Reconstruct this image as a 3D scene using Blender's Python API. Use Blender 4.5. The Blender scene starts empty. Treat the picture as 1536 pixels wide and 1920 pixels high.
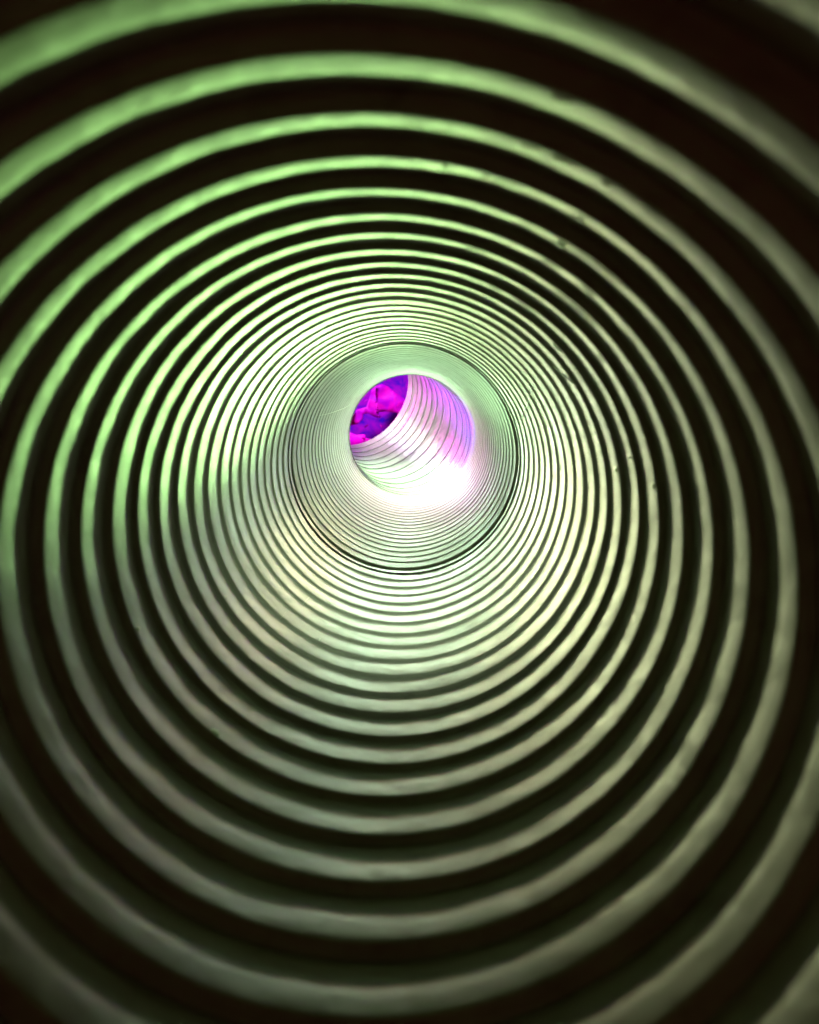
import bpy, bmesh, math, random
from mathutils import Vector, Matrix, noise

random.seed(7)
S = bpy.context.scene
COL = S.collection

# ------------------------------------------------------------------ units
R = 0.06                      # clear bore radius of the pipe (m)
F = 1450.0                    # focal length in photograph pixels (1536 x 1920)
VPX, VPY = 784.0, 770.0       # where the pipe axis vanishes in the photograph
P = F / 5600.0 * R            # rib pitch
AX, AZ = -0.119 * R, -0.41 * R  # pipe axis relative to the lens (x, z); pipe runs along +Y


def W(x, y, z):
    """x right, y up, z forward in bore radii -> world metres"""
    return Vector((x * R, z * R, y * R))


# ------------------------------------------------------------------ camera
cd = bpy.data.cameras.new('camera')
cam = bpy.data.objects.new('camera', cd)
COL.objects.link(cam)
cam.location = (0, 0, 0)
cam.rotation_euler = (math.radians(90), 0, 0)
cd.sensor_fit = 'VERTICAL'
cd.sensor_height = 24.0
cd.sensor_width = 19.2
cd.lens = 24.0 * F / 1920.0
cd.shift_x = -(VPX - 768.0) / 1920.0
cd.shift_y = -(960.0 - VPY) / 1920.0
cd.clip_start = 0.002
cd.clip_end = 50.0
cd.dof.use_dof = True
cd.dof.focus_distance = 7.5 * R
cd.dof.aperture_fstop = (cd.lens / 1000.0) / (0.024 * R)
S.camera = cam

# ------------------------------------------------------------------ world, exposure
w = bpy.data.worlds.new('World')
S.world = w
w.use_nodes = True
bg = w.node_tree.nodes['Background']
bg.inputs['Color'].default_value = (1.0, 0.20, 0.12, 1)
bg.inputs['Strength'].default_value = 0.06
S.view_settings.view_transform = 'Standard'
S.view_settings.look = 'None'
S.view_settings.exposure = 0.0
S.view_settings.gamma = 1.0
S.cycles.max_bounces = 10
S.cycles.diffuse_bounces = 6
S.cycles.glossy_bounces = 4


# ------------------------------------------------------------------ lamps: unseen spots added at the far end, each aimed along part of the wall
def spot(name, pos, target, power, cone, col, blend=1.0, size=0.06):
    l = bpy.data.lights.new(name, 'SPOT')
    l.energy = power
    l.color = col
    l.spot_size = math.radians(cone)
    l.spot_blend = blend
    l.shadow_soft_size = size * R
    o = bpy.data.objects.new(name, l)
    COL.objects.link(o)
    o.location = pos
    o.rotation_euler = (target - pos).to_track_quat('-Z', 'Y').to_euler()
    return o


def area(name, pos, target, power, size, col):
    l = bpy.data.lights.new(name, 'AREA')
    l.energy = power
    l.color = col
    l.size = size * R
    o = bpy.data.objects.new(name, l)
    COL.objects.link(o)
    o.location = pos
    o.rotation_euler = (target - pos).to_track_quat('-Z', 'Y').to_euler()
    return o


GREEN = (0.60, 1.0, 0.42)
MINT = (0.72, 1.0, 0.70)
WARM = (1.0, 0.86, 0.78)
LOW = W(0.30, -0.92, 12.9)
TOP = W(-0.10, 0.20, 12.9)
MID = W(-0.119, -0.41, 12.6)
LEFT = W(-0.70, -0.50, 12.9)
END = W(-0.15, -0.40, 12.7)
spot('far_fill', LOW, W(-0.75, 0.50, 1.3), 27, 9, (0.47, 1.00, 0.28), size=.35)
spot('far_fill', LOW, W(-1.0, 0.10, 1.8), 1.1, 10, (0.60, 1.00, 0.40), size=.35)
spot('far_fill', LEFT, W(0.85, -0.35, 1.8), 8.0, 10, (0.92, 1.00, 0.52), size=.35)
spot('far_fill', LOW, W(-0.35, 0.70, 2.6), 1.5, 15, (0.85, 0.92, 0.33), size=.35)
spot('far_fill', W(-0.5, 0.1, 12.9), W(0.15, -1.35, 2.2), 0.4, 9, (1.00, 0.60, 0.36), size=.35)
spot('far_fill', W(-0.60, 0.10, 12.9), W(0.78, -0.98, 2.0), 1.5, 8, (1.00, 0.76, 0.41), size=.35)
spot('far_fill', W(-0.10, -0.50, 12.9), W(-0.119, -1.56, 5.4), 1.6, 8.6, (0.62, 1.00, 0.60), .45, size=.4)
spot('far_fill', W(0.12, -0.28, 12.9), W(-0.97, -1.10, 5.5), 0.9, 8.6, (1.0, 0.88, 0.44), .45, size=.4)
spot('far_fill', W(-0.36, -0.28, 12.9), W(0.72, -1.25, 4.5), 1.1, 8.6, (0.56, 1.00, 0.55), .45, size=.4)
spot('far_fill', W(-0.119, -1.0, 12.9), W(-0.119, 0.86, 4.5), 2.4, 9, (0.50, 1.00, 0.40), .6, size=.65)
spot('far_fill', W(-0.65, -0.85, 12.9), W(1.05, 0.42, 5.0), 2.9, 9, (0.55, 1.00, 0.44), .6, size=.65)
spot('far_fill', W(-0.70, -0.41, 12.9), W(1.16, -0.41, 4.5), 0.4, 9, (0.60, 1.00, 0.47), .6, size=.65)
spot('far_fill', MID, W(-0.119, -0.41, 3.0), 0.12, 60, (0.60, 1.00, 0.42), size=.7)
spot('far_fill', END, END + W(0, -1.0, -0.85), 0.65, 108, (1.00, 0.80, 0.71), size=.5)
spot('far_fill', END, END + W(0, 1.0, -0.85), 2.1, 108, (0.46, 1.00, 0.47), size=.5)

spot('far_fill', END, END + W(-1.0, 0.1, -0.85), 1.0, 108, (0.62, 1.0, 0.55), size=.5)

# unseen lamps added around the pipe, lifting its dark grooves through the translucent wall
for deg, pw, wc in ((90, 0.75, (0.74, 1.0, 0.60)), (205, 0.5, (0.72, 1.0, 0.64)), (270, 1.45, (0.80, 1.0, 0.80)), (335, 0.5, (0.84, 0.95, 0.74))):
    an = math.radians(deg)
    hub = W(-0.119, -0.41, 6.1)
    oc = hub + W(2.6 * math.cos(an), 2.6 * math.sin(an), 0)
    lo = area('wall_fill', oc, hub, pw, 3.0, wc)
    lo.data.shape = 'RECTANGLE'
    lo.data.size = 3.0 * R
    lo.data.size_y = 3.6 * R
    lo.data.spread = math.radians(65)
    z = (oc - hub).normalized()
    y = Vector((0, 1, 0))
    lo.rotation_euler = Matrix((y.cross(z), y, z)).transposed().to_euler()

# ------------------------------------------------------------------ materials
def new_mat(name):
    m = bpy.data.materials.new(name)
    m.use_nodes = True
    nt = m.node_tree
    return m, nt, nt.nodes['Principled BSDF']


def noise_mat(name, c1, c2, scale, rough=0.4, bump=0.15, bump_scale=None, dist=0.0008, rough_var=0.12, spec=0.5,
              stain=None, stain_amt=0.0, distort=0.0, glow=0.0, glow_col=(0.66, 0.68, 0.58)):
    m, nt, b = new_mat(name)
    N, L = nt.nodes, nt.links
    geo = N.new('ShaderNodeNewGeometry')
    pos = geo.outputs['Position']
    n1 = N.new('ShaderNodeTexNoise')
    n1.inputs['Scale'].default_value = scale
    n1.inputs['Detail'].default_value = 6
    n1.inputs['Distortion'].default_value = distort
    L.new(pos, n1.inputs['Vector'])
    r = N.new('ShaderNodeValToRGB')
    r.color_ramp.elements[0].position = 0.35
    r.color_ramp.elements[1].position = 0.65
    r.color_ramp.elements[0].color = (*c1, 1)
    r.color_ramp.elements[1].color = (*c2, 1)
    L.new(n1.outputs['Fac'], r.inputs['Fac'])
    col = r.outputs['Color']
    if stain:
        n3 = N.new('ShaderNodeTexNoise')
        n3.inputs['Scale'].default_value = scale * 3.2
        n3.inputs['Detail'].default_value = 8
        n3.inputs['Roughness'].default_value = 0.65
        n3.inputs['Distortion'].default_value = 0.6
        L.new(pos, n3.inputs['Vector'])
        r3 = N.new('ShaderNodeValToRGB')
        r3.color_ramp.elements[0].position = 0.52
        r3.color_ramp.elements[1].position = 0.74
        r3.color_ramp.elements[0].color = (0, 0, 0, 1)
        r3.color_ramp.elements[1].color = (stain_amt,) * 3 + (1,)
        L.new(n3.outputs['Fac'], r3.inputs['Fac'])
        mx = N.new('ShaderNodeMix')
        mx.data_type = 'RGBA'
        L.new(r3.outputs['Color'], mx.inputs[0])
        L.new(col, mx.inputs[6])
        mx.inputs[7].default_value = (*stain, 1)
        col = mx.outputs[2]
    L.new(col, b.inputs['Base Color'])
    mr = N.new('ShaderNodeMapRange')
    mr.inputs['To Min'].default_value = rough - rough_var
    mr.inputs['To Max'].default_value = rough + rough_var
    L.new(n1.outputs['Fac'], mr.inputs['Value'])
    L.new(mr.outputs['Result'], b.inputs['Roughness'])
    b.inputs['Specular IOR Level'].default_value = spec
    n2 = N.new('ShaderNodeTexNoise')
    n2.inputs['Scale'].default_value = bump_scale or scale * 5
    n2.inputs['Detail'].default_value = 5
    L.new(pos, n2.inputs['Vector'])
    bp = N.new('ShaderNodeBump')
    bp.inputs['Strength'].default_value = bump
    bp.inputs['Distance'].default_value = dist
    L.new(n2.outputs['Fac'], bp.inputs['Height'])
    L.new(bp.outputs['Normal'], b.inputs['Normal'])
    if glow:
        # translucency added so light from outside lifts the dark grooves
        tr = N.new('ShaderNodeBsdfTranslucent')
        tr.inputs['Color'].default_value = (*glow_col, 1)
        ms = N.new('ShaderNodeMixShader')
        ms.inputs['Fac'].default_value = glow
        L.new(b.outputs['BSDF'], ms.inputs[1])
        L.new(tr.outputs['BSDF'], ms.inputs[2])
        L.new(ms.outputs['Shader'], N['Material Output'].inputs['Surface'])
    return m


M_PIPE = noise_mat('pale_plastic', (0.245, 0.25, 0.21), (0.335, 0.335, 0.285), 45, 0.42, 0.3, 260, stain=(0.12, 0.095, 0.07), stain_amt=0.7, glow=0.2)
M_PIPE2 = noise_mat('pale_plastic_lit', (0.54, 0.555, 0.50), (0.63, 0.645, 0.59), 45, 0.52, 0.25, 220, spec=0.35, stain=(0.30, 0.27, 0.22), stain_amt=0.6, glow=0.1)  # base lightened to stand for the brighter light inside the second pipe
M_ELBOW = noise_mat('white_plastic', (0.20, 0.20, 0.197), (0.26, 0.26, 0.256), 40, 0.35, 0.5, 160)
M_RUBBER = noise_mat('dark_rubber', (0.012, 0.014, 0.012), (0.03, 0.03, 0.026), 60, 0.6, 0.2)
M_FIBRE, _nt, _b = new_mat('pale_fibre')
_b.inputs['Base Color'].default_value = (0.82, 0.92, 0.70, 1)
_b.inputs['Roughness'].default_value = 0.38
_b.inputs['IOR'].default_value = 2.3
_b.inputs['Coat Weight'].default_value = 1.0
_b.inputs['Coat Roughness'].default_value = 0.3
_tr = _nt.nodes.new('ShaderNodeBsdfTranslucent')
_tr.inputs['Color'].default_value = (0.90, 0.97, 0.80, 1)
_ms = _nt.nodes.new('ShaderNodeMixShader')
_ms.inputs['Fac'].default_value = 0.3
_nt.links.new(_b.outputs['BSDF'], _ms.inputs[1])
_nt.links.new(_tr.outputs['BSDF'], _ms.inputs[2])
_nt.links.new(_ms.outputs['Shader'], _nt.nodes['Material Output'].inputs['Surface'])
M_VIOLET = noise_mat('violet_board', (0.05, 0.0, 0.50), (0.50, 0.0, 0.55), 20, 0.75, 0.3, spec=0.1, distort=3.5)
M_MAGENTA = noise_mat('magenta_sheet', (0.62, 0.0, 0.72), (0.98, 0.0, 0.62), 34, 0.5, 0.5, 120, spec=0.15, distort=2.0)


# ------------------------------------------------------------------ helpers
def obj(name, bm, mat, parent=None, loc=None, smooth=True):
    me = bpy.data.meshes.new(name)
    bm.normal_update()
    bm.to_mesh(me)
    bm.free()
    me.materials.append(mat)
    if smooth:
        for f in me.polygons:
            f.use_smooth = True
    o = bpy.data.objects.new(name, me)
    COL.objects.link(o)
    if parent:
        o.parent = parent
    if loc is not None:
        o.location = loc
    return o


def thing(name, label, cat, loc, group=None):
    o = bpy.data.objects.new(name, None)
    COL.objects.link(o)
    o.location = loc
    o.empty_display_size = 0.02
    o['label'] = label
    o['category'] = cat
    if group:
        o['group'] = group
    return o


def tag(o, label, cat, group=None):
    o['label'] = label
    o['category'] = cat
    if group:
        o['group'] = group
    return o


H = 0.10      # rib height in pitches
WALL = 0.14   # wall thickness in pitches
PROFILE = [(0, 0), (.015, .04), (.03, .20), (.045, .50), (.06, .82), (.075, .96), (.095, 1.0), (.14, .955), (.19, .875), (.25, .76),
           (.33, .60), (.43, .42), (.53, .27), (.65, .145), (.77, .065), (.89, .02), (1, 0)]
SEG = 160


# nearest ribs get a flatter, broader crest to widen their lit bands
PROFILE_BROAD = [(0, 0), (.015, .04), (.03, .20), (.045, .50), (.06, .82), (.075, .96), (.095, 1.0), (.15, .995), (.22, .975), (.30, .935),
                 (.38, .87), (.46, .76), (.54, .60), (.62, .42), (.70, .24), (.79, .11), (.89, .03), (1, 0)]


def blend_profile(wb):
    def at(pr, t):
        for (t0, h0), (t1, h1) in zip(pr[:-1], pr[1:]):
            if t <= t1:
                return h0 + (h1 - h0) * (t - t0) / (t1 - t0)
        return pr[-1][1]
    return [(t, wb * h + (1 - wb) * at(PROFILE, t)) for t, h in PROFILE_BROAD]


def rib_mesh(seed, frame=None, hscale=1.0, wob=0.012, seg=SEG, cut=1.0, profile=PROFILE):
    """one pitch of corrugated wall, inner skin and outer skin.
    frame(t, ang, rad) -> point; default straight along +Y with t in pitches"""
    bm = bmesh.new()
    if frame is None:
        def frame(t, a, r):
            return Vector((r * math.cos(a), t * P, r * math.sin(a)))
    rings = []
    pr = [(t, h * hscale) for t, h in profile if t <= cut]
    inner = [(t, R + (hscale * H - h * H) * P) for t, h in pr]
    outer = [(t, R + (H + WALL - h * H) * P) for t, h in reversed(pr)]
    path = inner + outer
    n_in = len(inner)
    for i, (t, rr) in enumerate(path):
        ring = []
        for s in range(seg):
            a = 2 * math.pi * s / seg
            v = Vector((math.cos(a) * 1.7, math.sin(a) * 1.7, seed * 3.71 + t * 0.3))
            d = noise.noise(v) * wob * P * 2.2
            v2 = Vector((math.cos(a) * 9, math.sin(a) * 9, seed * 1.37 + t * 1.2))
            d += noise.noise(v2) * wob * P * 0.8
            v3 = Vector((math.cos(a) * 30, math.sin(a) * 30, seed * 2.13 + t * 2.0))
            d += noise.noise(v3) * wob * P * 0.5
            edge = math.sin(math.pi * t)       # pieces still meet at the feet
            ring.append(bm.verts.new(frame(t, a, rr + d * edge)))
        rings.append(ring)
    m = len(rings)
    for i in range(m):
        A, B = rings[i], rings[(i + 1) % m]
        for s in range(seg):
            q = (s + 1) % seg
            bm.faces.new((A[s], A[q], B[q], B[s]))
    return bm


# ------------------------------------------------------------------ near pipe
Y0 = 7.06 * P - 0.21 * P            # foot of the rib whose lower crest sits at y=1902
K_FIRST, N1 = -6, 27
SEAM = 27.45 * P
near_pipe = thing('corrugated_pipe', 'dim green corrugated pipe nearest the lens with wide ribs, before the thin black joint',
                  'pipe', (AX, Y0 + K_FIRST * P, AZ), 'ribbed pipes in line')
n1 = int((SEAM + 0.3 * P - Y0) / P) - K_FIRST
for count in range(n1):
    f = max(0.0, min(1.0, (count + K_FIRST) / 9.0))
    hs = (1.12 - 0.74 * f) * (1.0 + 0.08 * max(0, 9 - count))  # depth shaped for tone: near grooves deeper and darker, far ones lighter
    if count == n1 - 1:
        hs = 0.6
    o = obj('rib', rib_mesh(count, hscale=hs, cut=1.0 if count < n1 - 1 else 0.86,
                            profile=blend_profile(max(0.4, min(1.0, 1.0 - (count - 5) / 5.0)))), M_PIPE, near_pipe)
    o.location = (0, count * P, 0)
k = K_FIRST + n1
END1 = Y0 + (k - 0.15) * P

# ------------------------------------------------------------------ second pipe beyond the joint
START2 = END1 + 0.035 * P
END2 = 48.3 * P
n2 = int(round((END2 - START2) / P))
far_pipe = thing('corrugated_pipe', 'bright short corrugated pipe with fine close ribs between the black joint and the purple opening',
                 'pipe', (AX - 0.005 * R, START2, AZ + 0.004 * R), 'ribbed pipes in line')
variants = []
for c in range(n2):
    if c < 5:
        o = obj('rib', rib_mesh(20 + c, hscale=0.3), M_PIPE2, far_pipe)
        variants.append(o)
    else:
        o = variants[c % 5].copy()
        COL.objects.link(o)
        o.parent = far_pipe
    o.location = (0, c * P, 0)
    o.rotation_euler = (0, random.random() * 6.28, 0)
END2 = START2 + n2 * P


def lathe(path, seg=SEG):
    bm = bmesh.new()
    rings = []
    for y, r in path:
        rings.append([bm.verts.new((r * math.cos(2 * math.pi * s / seg), y, r * math.sin(2 * math.pi * s / seg)))
                      for s in range(seg)])
    for i in range(len(rings)):
        A, B = rings[i], rings[(i + 1) % len(rings)]
        for s in range(seg):
            q = (s + 1) % seg
            bm.faces.new((A[s], A[q], B[q], B[s]))
    return bm


# pale entry lip of the second pipe
RO = R + (H + WALL) * P
obj('rim', lathe([(-0.03 * P, RO), (-0.04 * P, R + 0.02 * P), (-0.02 * P, R - 0.01 * P), (0.03 * P, R - 0.01 * P), (0.10 * P, R + 0.06 * P), (0.10 * P, RO)]),
    M_PIPE2, far_pipe)
joint = obj('joint_sleeve', lathe([(-1.6 * P, RO + .01 * P), (1.6 * P, RO + .01 * P), (1.6 * P, RO + .3 * P), (-1.6 * P, RO + .3 * P)]),
            M_RUBBER, None, (AX, END1 + 0.1 * P, AZ))
tag(joint, 'black rubber joint sleeve showing as the thin dark circle between the two ribbed pipes', 'pipe joint')

# ------------------------------------------------------------------ bent pipe at the end
DIRX, DIRZ = -0.80, 0.60         # bends towards upper left
TH = math.radians(45)
RHO = 1.3 * R
STR = 1.05 * R
ARC = RHO * TH
TOTAL = ARC + STR
B0 = Vector((AX, END2 + 0.05 * P, AZ))
lat = Vector((DIRX, 0, DIRZ))
side = Vector((DIRZ, 0, -DIRX))  # constant binormal


def axis_at(u):
    if u <= ARC:
        a = u / RHO
        c = B0 + lat * (RHO * (1 - math.cos(a))) + Vector((0, RHO * math.sin(a), 0))
        return c, a
    c = B0 + lat * (RHO * (1 - math.cos(TH))) + Vector((0, RHO * math.sin(TH), 0))
    d = lat * math.sin(TH) + Vector((0, math.cos(TH), 0))
    return c + d * (u - ARC), TH


bent = thing('bent_pipe', 'white ribbed pipe bend glowing pink and white beyond the ring opening, turning up left', 'pipe bend', B0)
nb = 13
for c in range(nb):
    def fr(t, ang, rad, c=c):
        u = TOTAL * (c + t) / nb
        cc, a = axis_at(u)
        nrm = lat * math.cos(a) - Vector((0, math.sin(a), 0))
        return cc + nrm * (rad * math.cos(ang)) + side * (rad * math.sin(ang)) - B0
    obj('rib', rib_mesh(40 + c, fr, hscale=0.36, wob=0.02, seg=128), M_ELBOW, bent)
EXC, _ = axis_at(TOTAL)
EXD = lat * math.sin(TH) + Vector((0, math.cos(TH), 0))

# ------------------------------------------------------------------ beyond the exit
BZ = 19.0
bmw = bmesh.new()
nx = 24
vs = [[bmw.verts.new(W(-7 + 12 * i / nx, -5 + 10 * j / nx, BZ + 0.35 * noise.noise(Vector((i * .35, j * .35, 0)))))
       for i in range(nx + 1)] for j in range(nx + 1)]
back = [[bmw.verts.new(W(-7 + 12 * i / nx, -5 + 10 * j / nx, BZ + 0.9)) for i in (0, nx)] for j in (0, nx)]
for j in range(nx):
    for i in range(nx):
        bmw.faces.new((vs[j][i], vs[j][i + 1], vs[j + 1][i + 1], vs[j + 1][i]))
backdrop = obj('backdrop', bmw, M_VIOLET)
backdrop['kind'] = 'structure'


def px_to(z, x, y):
    return W((x - VPX) / F * z, (VPY - y) / F * z, z)


def zoomed(pts):
    return [(640 + x / 5.907, 680 + y / 5.907) for x, y in pts]


def sheet(name, pts, z, label, cat, group=None, amp=0.10, thick=0.05, seed=0):
    """crumpled sheet with the given outline, real thickness"""
    bm = bmesh.new()
    pv = [bm.verts.new(px_to(z, x, y)) for x, y in pts]
    f = bm.faces.new(pv)
    bmesh.ops.triangulate(bm, faces=[f])
    for _ in range(4):
        bmesh.ops.subdivide_edges(bm, edges=[e for e in bm.edges if e.calc_length() > 0.09 * R], cuts=1)
    bmesh.ops.triangulate(bm, faces=bm.faces[:])
    for v in bm.verts:
        q = v.co / R
        v.co.y += R * amp * (noise.noise(q * 2.2 + Vector((seed, 0, 0))) + 0.6 * noise.noise(q * 6 + Vector((0, seed, 0))))
    ret = bmesh.ops.extrude_face_region(bm, geom=bm.faces[:])
    for v in [g for g in ret['geom'] if isinstance(g, bmesh.types.BMVert)]:
        v.co.y += thick * R
    bmesh.ops.recalc_face_normals(bm, faces=bm.faces[:])
    o = obj(name, bm, M_MAGENTA)
    tag(o, label, cat, group)
    return o


main = zoomed([(335, 300), (380, 262), (450, 235), (520, 262), (560, 300), (620, 345), (700, 400), (760, 430), (760, 545), (690, 572), (610, 556), (500, 540),
               (430, 545), (380, 560), (440, 590), (420, 612), (370, 600), (300, 560), (245, 570), (235, 630), (180, 680), (60, 705),
               (60, 620), (150, 560), (170, 520), (280, 490), (310, 400)])
sheet('magenta_sheet', main, 18.2, 'large crumpled magenta sheet with ragged arms seen through the far opening', 'sheet', 'magenta sheets', amp=0.07, thick=0.03, seed=1)
low_s = zoomed([(40, 765), (110, 778), (170, 800), (260, 792), (272, 806), (230, 822), (310, 842), (370, 868), (420, 885), (360, 905), (290, 935), (240, 990), (40, 1010)])
sheet('magenta_sheet', low_s, 17.6, 'small magenta sheet low at the left edge of the far opening', 'sheet', 'magenta sheets', amp=0.07, thick=0.03, seed=5)
chips = [([(255, 712), (280, 690), (312, 680), (290, 698), (262, 722)], 'slim magenta scrap lying on the violet ground between the two sheets'),
         ([(428, 690), (440, 680), (458, 715), (446, 728)], 'tiny magenta scrap right of the slim one on violet ground'),
         ([(255, 425), (290, 405), (296, 414), (262, 436)], 'tiny magenta scrap above the left arm of the large sheet')]
for i, (pts, lab) in enumerate(chips):
    sheet('magenta_scrap', zoomed(pts), 18.4, lab, 'scrap', 'magenta scraps', amp=0.03, thick=0.02, seed=9 + i)


# unseen lamps added: one on the violet ground and sheets, the rest tinting the bend
area('outside_lamp', W(-3.0, 3.0, 15.0), W(-1.2, 0, 18.5), 1.45, 1.0, (0.75, 0.58, 1.0))
area('violet_fill', EXC + EXD * (3.0 * R) + W(0, -.6, 0), EXC - EXD * R, 0.75, 1.2, (1.0, 0.013, 0.75))
OUT = EXC + EXD * (1.6 * R)
spot('bend_fill', OUT + W(0.1, 0.2, 0), W(0.50, -0.90, 12.9), 3.2, 24, (0.50, 0.60, 1.00), size=.15)
spot('bend_fill', OUT + W(0.1, 0.2, 0), W(-0.55, -0.72, 13.7), 25, 28, (0.55, 1.00, 0.48), size=.15)
EXN = lat * math.cos(TH) - Vector((0, math.sin(TH), 0))
spot('bend_fill', EXC + EXD * (0.9 * R) + EXN * (0.55 * R), EXC - EXD * (0.5 * R) - EXN * R, 1.2, 70, (1.00, 0.90, 0.68), size=.1)
spot('bend_fill', W(0.28, -0.92, 13.05), W(0.42, -1.32, 12.1), 0.2, 90, (0.75, 1.00, 1.00), size=.1)
spot('pink_fill', OUT + W(0.1, -0.7, 0), W(-0.20, 0.32, 14.0), 6.0, 30, (0.9, 0.015, 0.95), size=.15)
spot('green_fill', EXC + EXD * (1.2 * R) + W(0.3, 0.6, 0), W(-0.60, -1.15, 13.1), 5.6, 28, (0.40, 1.0, 0.08), size=.15)
spot('violet_fill', OUT + W(0, -0.5, 0), W(0.80, 0.10, 13.0), 9, 26, (0.06, 0.05, 1.0), size=.15)


# ------------------------------------------------------------------ fibres and shavings caught on the ribs
def on_wall(x, y, rad):
    dx, dz = (x - VPX) / F, (VPY - y) / F
    a = dx * dx + dz * dz
    b = -2 * (dx * AX + dz * AZ)
    c = AX * AX + AZ * AZ - rad * rad
    t = (-b + math.sqrt(b * b - 4 * a * c)) / (2 * a)
    return Vector((dx * t, t, dz * t))


def strand(name, pts, width, label=None, cat=None, group=None, parent=None, snap=False):
    """thin curl of plastic film lying on the rib crests, tapering at both ends"""
    path = []
    for (x0, y0), (x1, y1) in zip(pts[:-1], pts[1:]):
        n = max(2, int(math.hypot(x1 - x0, y1 - y0) / 5))
        for i in range(n):
            path.append((x0 + (x1 - x0) * i / n, y0 + (y1 - y0) * i / n))
    path.append(pts[-1])
    P3 = [on_wall(x, y, R) for x, y in path]
    if snap:
        mid = P3[len(P3) // 2].y
        crest = Y0 + (round((mid - Y0) / P - 0.10) + 0.10) * P
        arc = max(p.y for p in P3) - min(p.y for p in P3) < 0.9 * P
        for p in P3:
            p.y = crest + (0 if arc else (p.y - mid) * 0.6)
    bm = bmesh.new()
    rows = []
    n = len(P3)
    for i, p in enumerate(P3):
        sw = math.sin(math.pi * (i + 0.6) / (n + 0.2)) ** 0.6
        an = math.atan2(p.z - AZ, p.x - AX)
        h = width / F * p.y * sw * (0.85 + 0.3 * noise.noise(p * 900))
        row = []
        for j, (fr_, lean) in enumerate(((0.1, -0.8), (0.7, 0.6), (0.45, 2.6))):
            rr = R - 0.0045 * R - h * fr_
            row.append(bm.verts.new((AX + rr * math.cos(an), p.y + h * lean, AZ + rr * math.sin(an))))
        rows.append(row)
    for A, B in zip(rows[:-1], rows[1:]):
        for j in range(2):
            bm.faces.new((A[j], A[j + 1], B[j + 1], B[j]))
    if parent:
        for v in bm.verts:
            v.co -= parent.location
        return obj(name, bm, M_FIBRE, parent)
    return tag(obj(name, bm, M_FIBRE), label, cat, group)


strand('fibre', [(947, 768), (955, 780), (962, 776), (970, 790), (978, 787), (985, 770), (993, 752), (996, 738), (999, 722), (990, 716)], 3.2,
       'curly pale fibre hooked over the ribs right of the purple opening', 'fibre', None)

strand('fibre', [(598, 779), (612, 776), (628, 771), (644, 765), (656, 758)], 2.0,
       'straight pale hair lying across the fine ribs left of the purple opening', 'fibre', None)
burrs = [([(1042, 150), (1052, 170), (1060, 190), (1067, 216)], 6), ([(1045, 268), (1055, 284), (1068, 316)], 5),
         ([(975, 246), (1000, 254), (1024, 264)], 4), ([(1146, 317), (1154, 322), (1161, 329)], 7),
         ([(1098, 384), (1104, 388), (1110, 394)], 7), ([(1060, 434), (1068, 439), (1075, 445)], 7),
         ([(1075, 446), (1110, 467), (1160, 506), (1198, 542)], 3), ([(1022, 473), (1045, 486), (1062, 497)], 3.5),
         ([(1098, 523), (1112, 534), (1126, 546)], 4), ([(1050, 534), (1085, 563), (1110, 588), (1128, 607)], 4),
         ([(1030, 688), (1060, 704), (1084, 723)], 4), ([(1182, 855), (1187, 861)], 5), ([(1158, 876), (1162, 886)], 4),
         ([(1222, 903), (1229, 917)], 4), ([(903, 318), (925, 331)], 4), ([(828, 316), (839, 323)], 5),
         ([(404, 1354), (408, 1365), (412, 1376)], 3.5), ([(261, 1182), (267, 1173), (272, 1163)], 3.5),
         ([(566, 1136), (576, 1122), (586, 1110)], 2), ([(520, 1168), (532, 1152), (541, 1140)], 2),
         ([(600, 1200), (603, 1188)], 2.2), ([(612, 1140), (622, 1130)], 2), ([(418, 1120), (432, 1112)], 2),
         ([(545, 1000), (556, 990)], 1.8), ([(960, 560), (985, 577), (1004, 592)], 2.5), ([(925, 528), (948, 540)], 2.5),
         ([(1040, 640), (1056, 660)], 3), ([(1120, 660), (1132, 680)], 3), ([(870, 470), (900, 480)], 2.5), ([(930, 330), (960, 338), (990, 350)], 3)]
for pts, wd in burrs:
    strand('burr', pts, wd * 1.5, parent=near_pipe, snap=True)

bpy.context.view_layer.update()
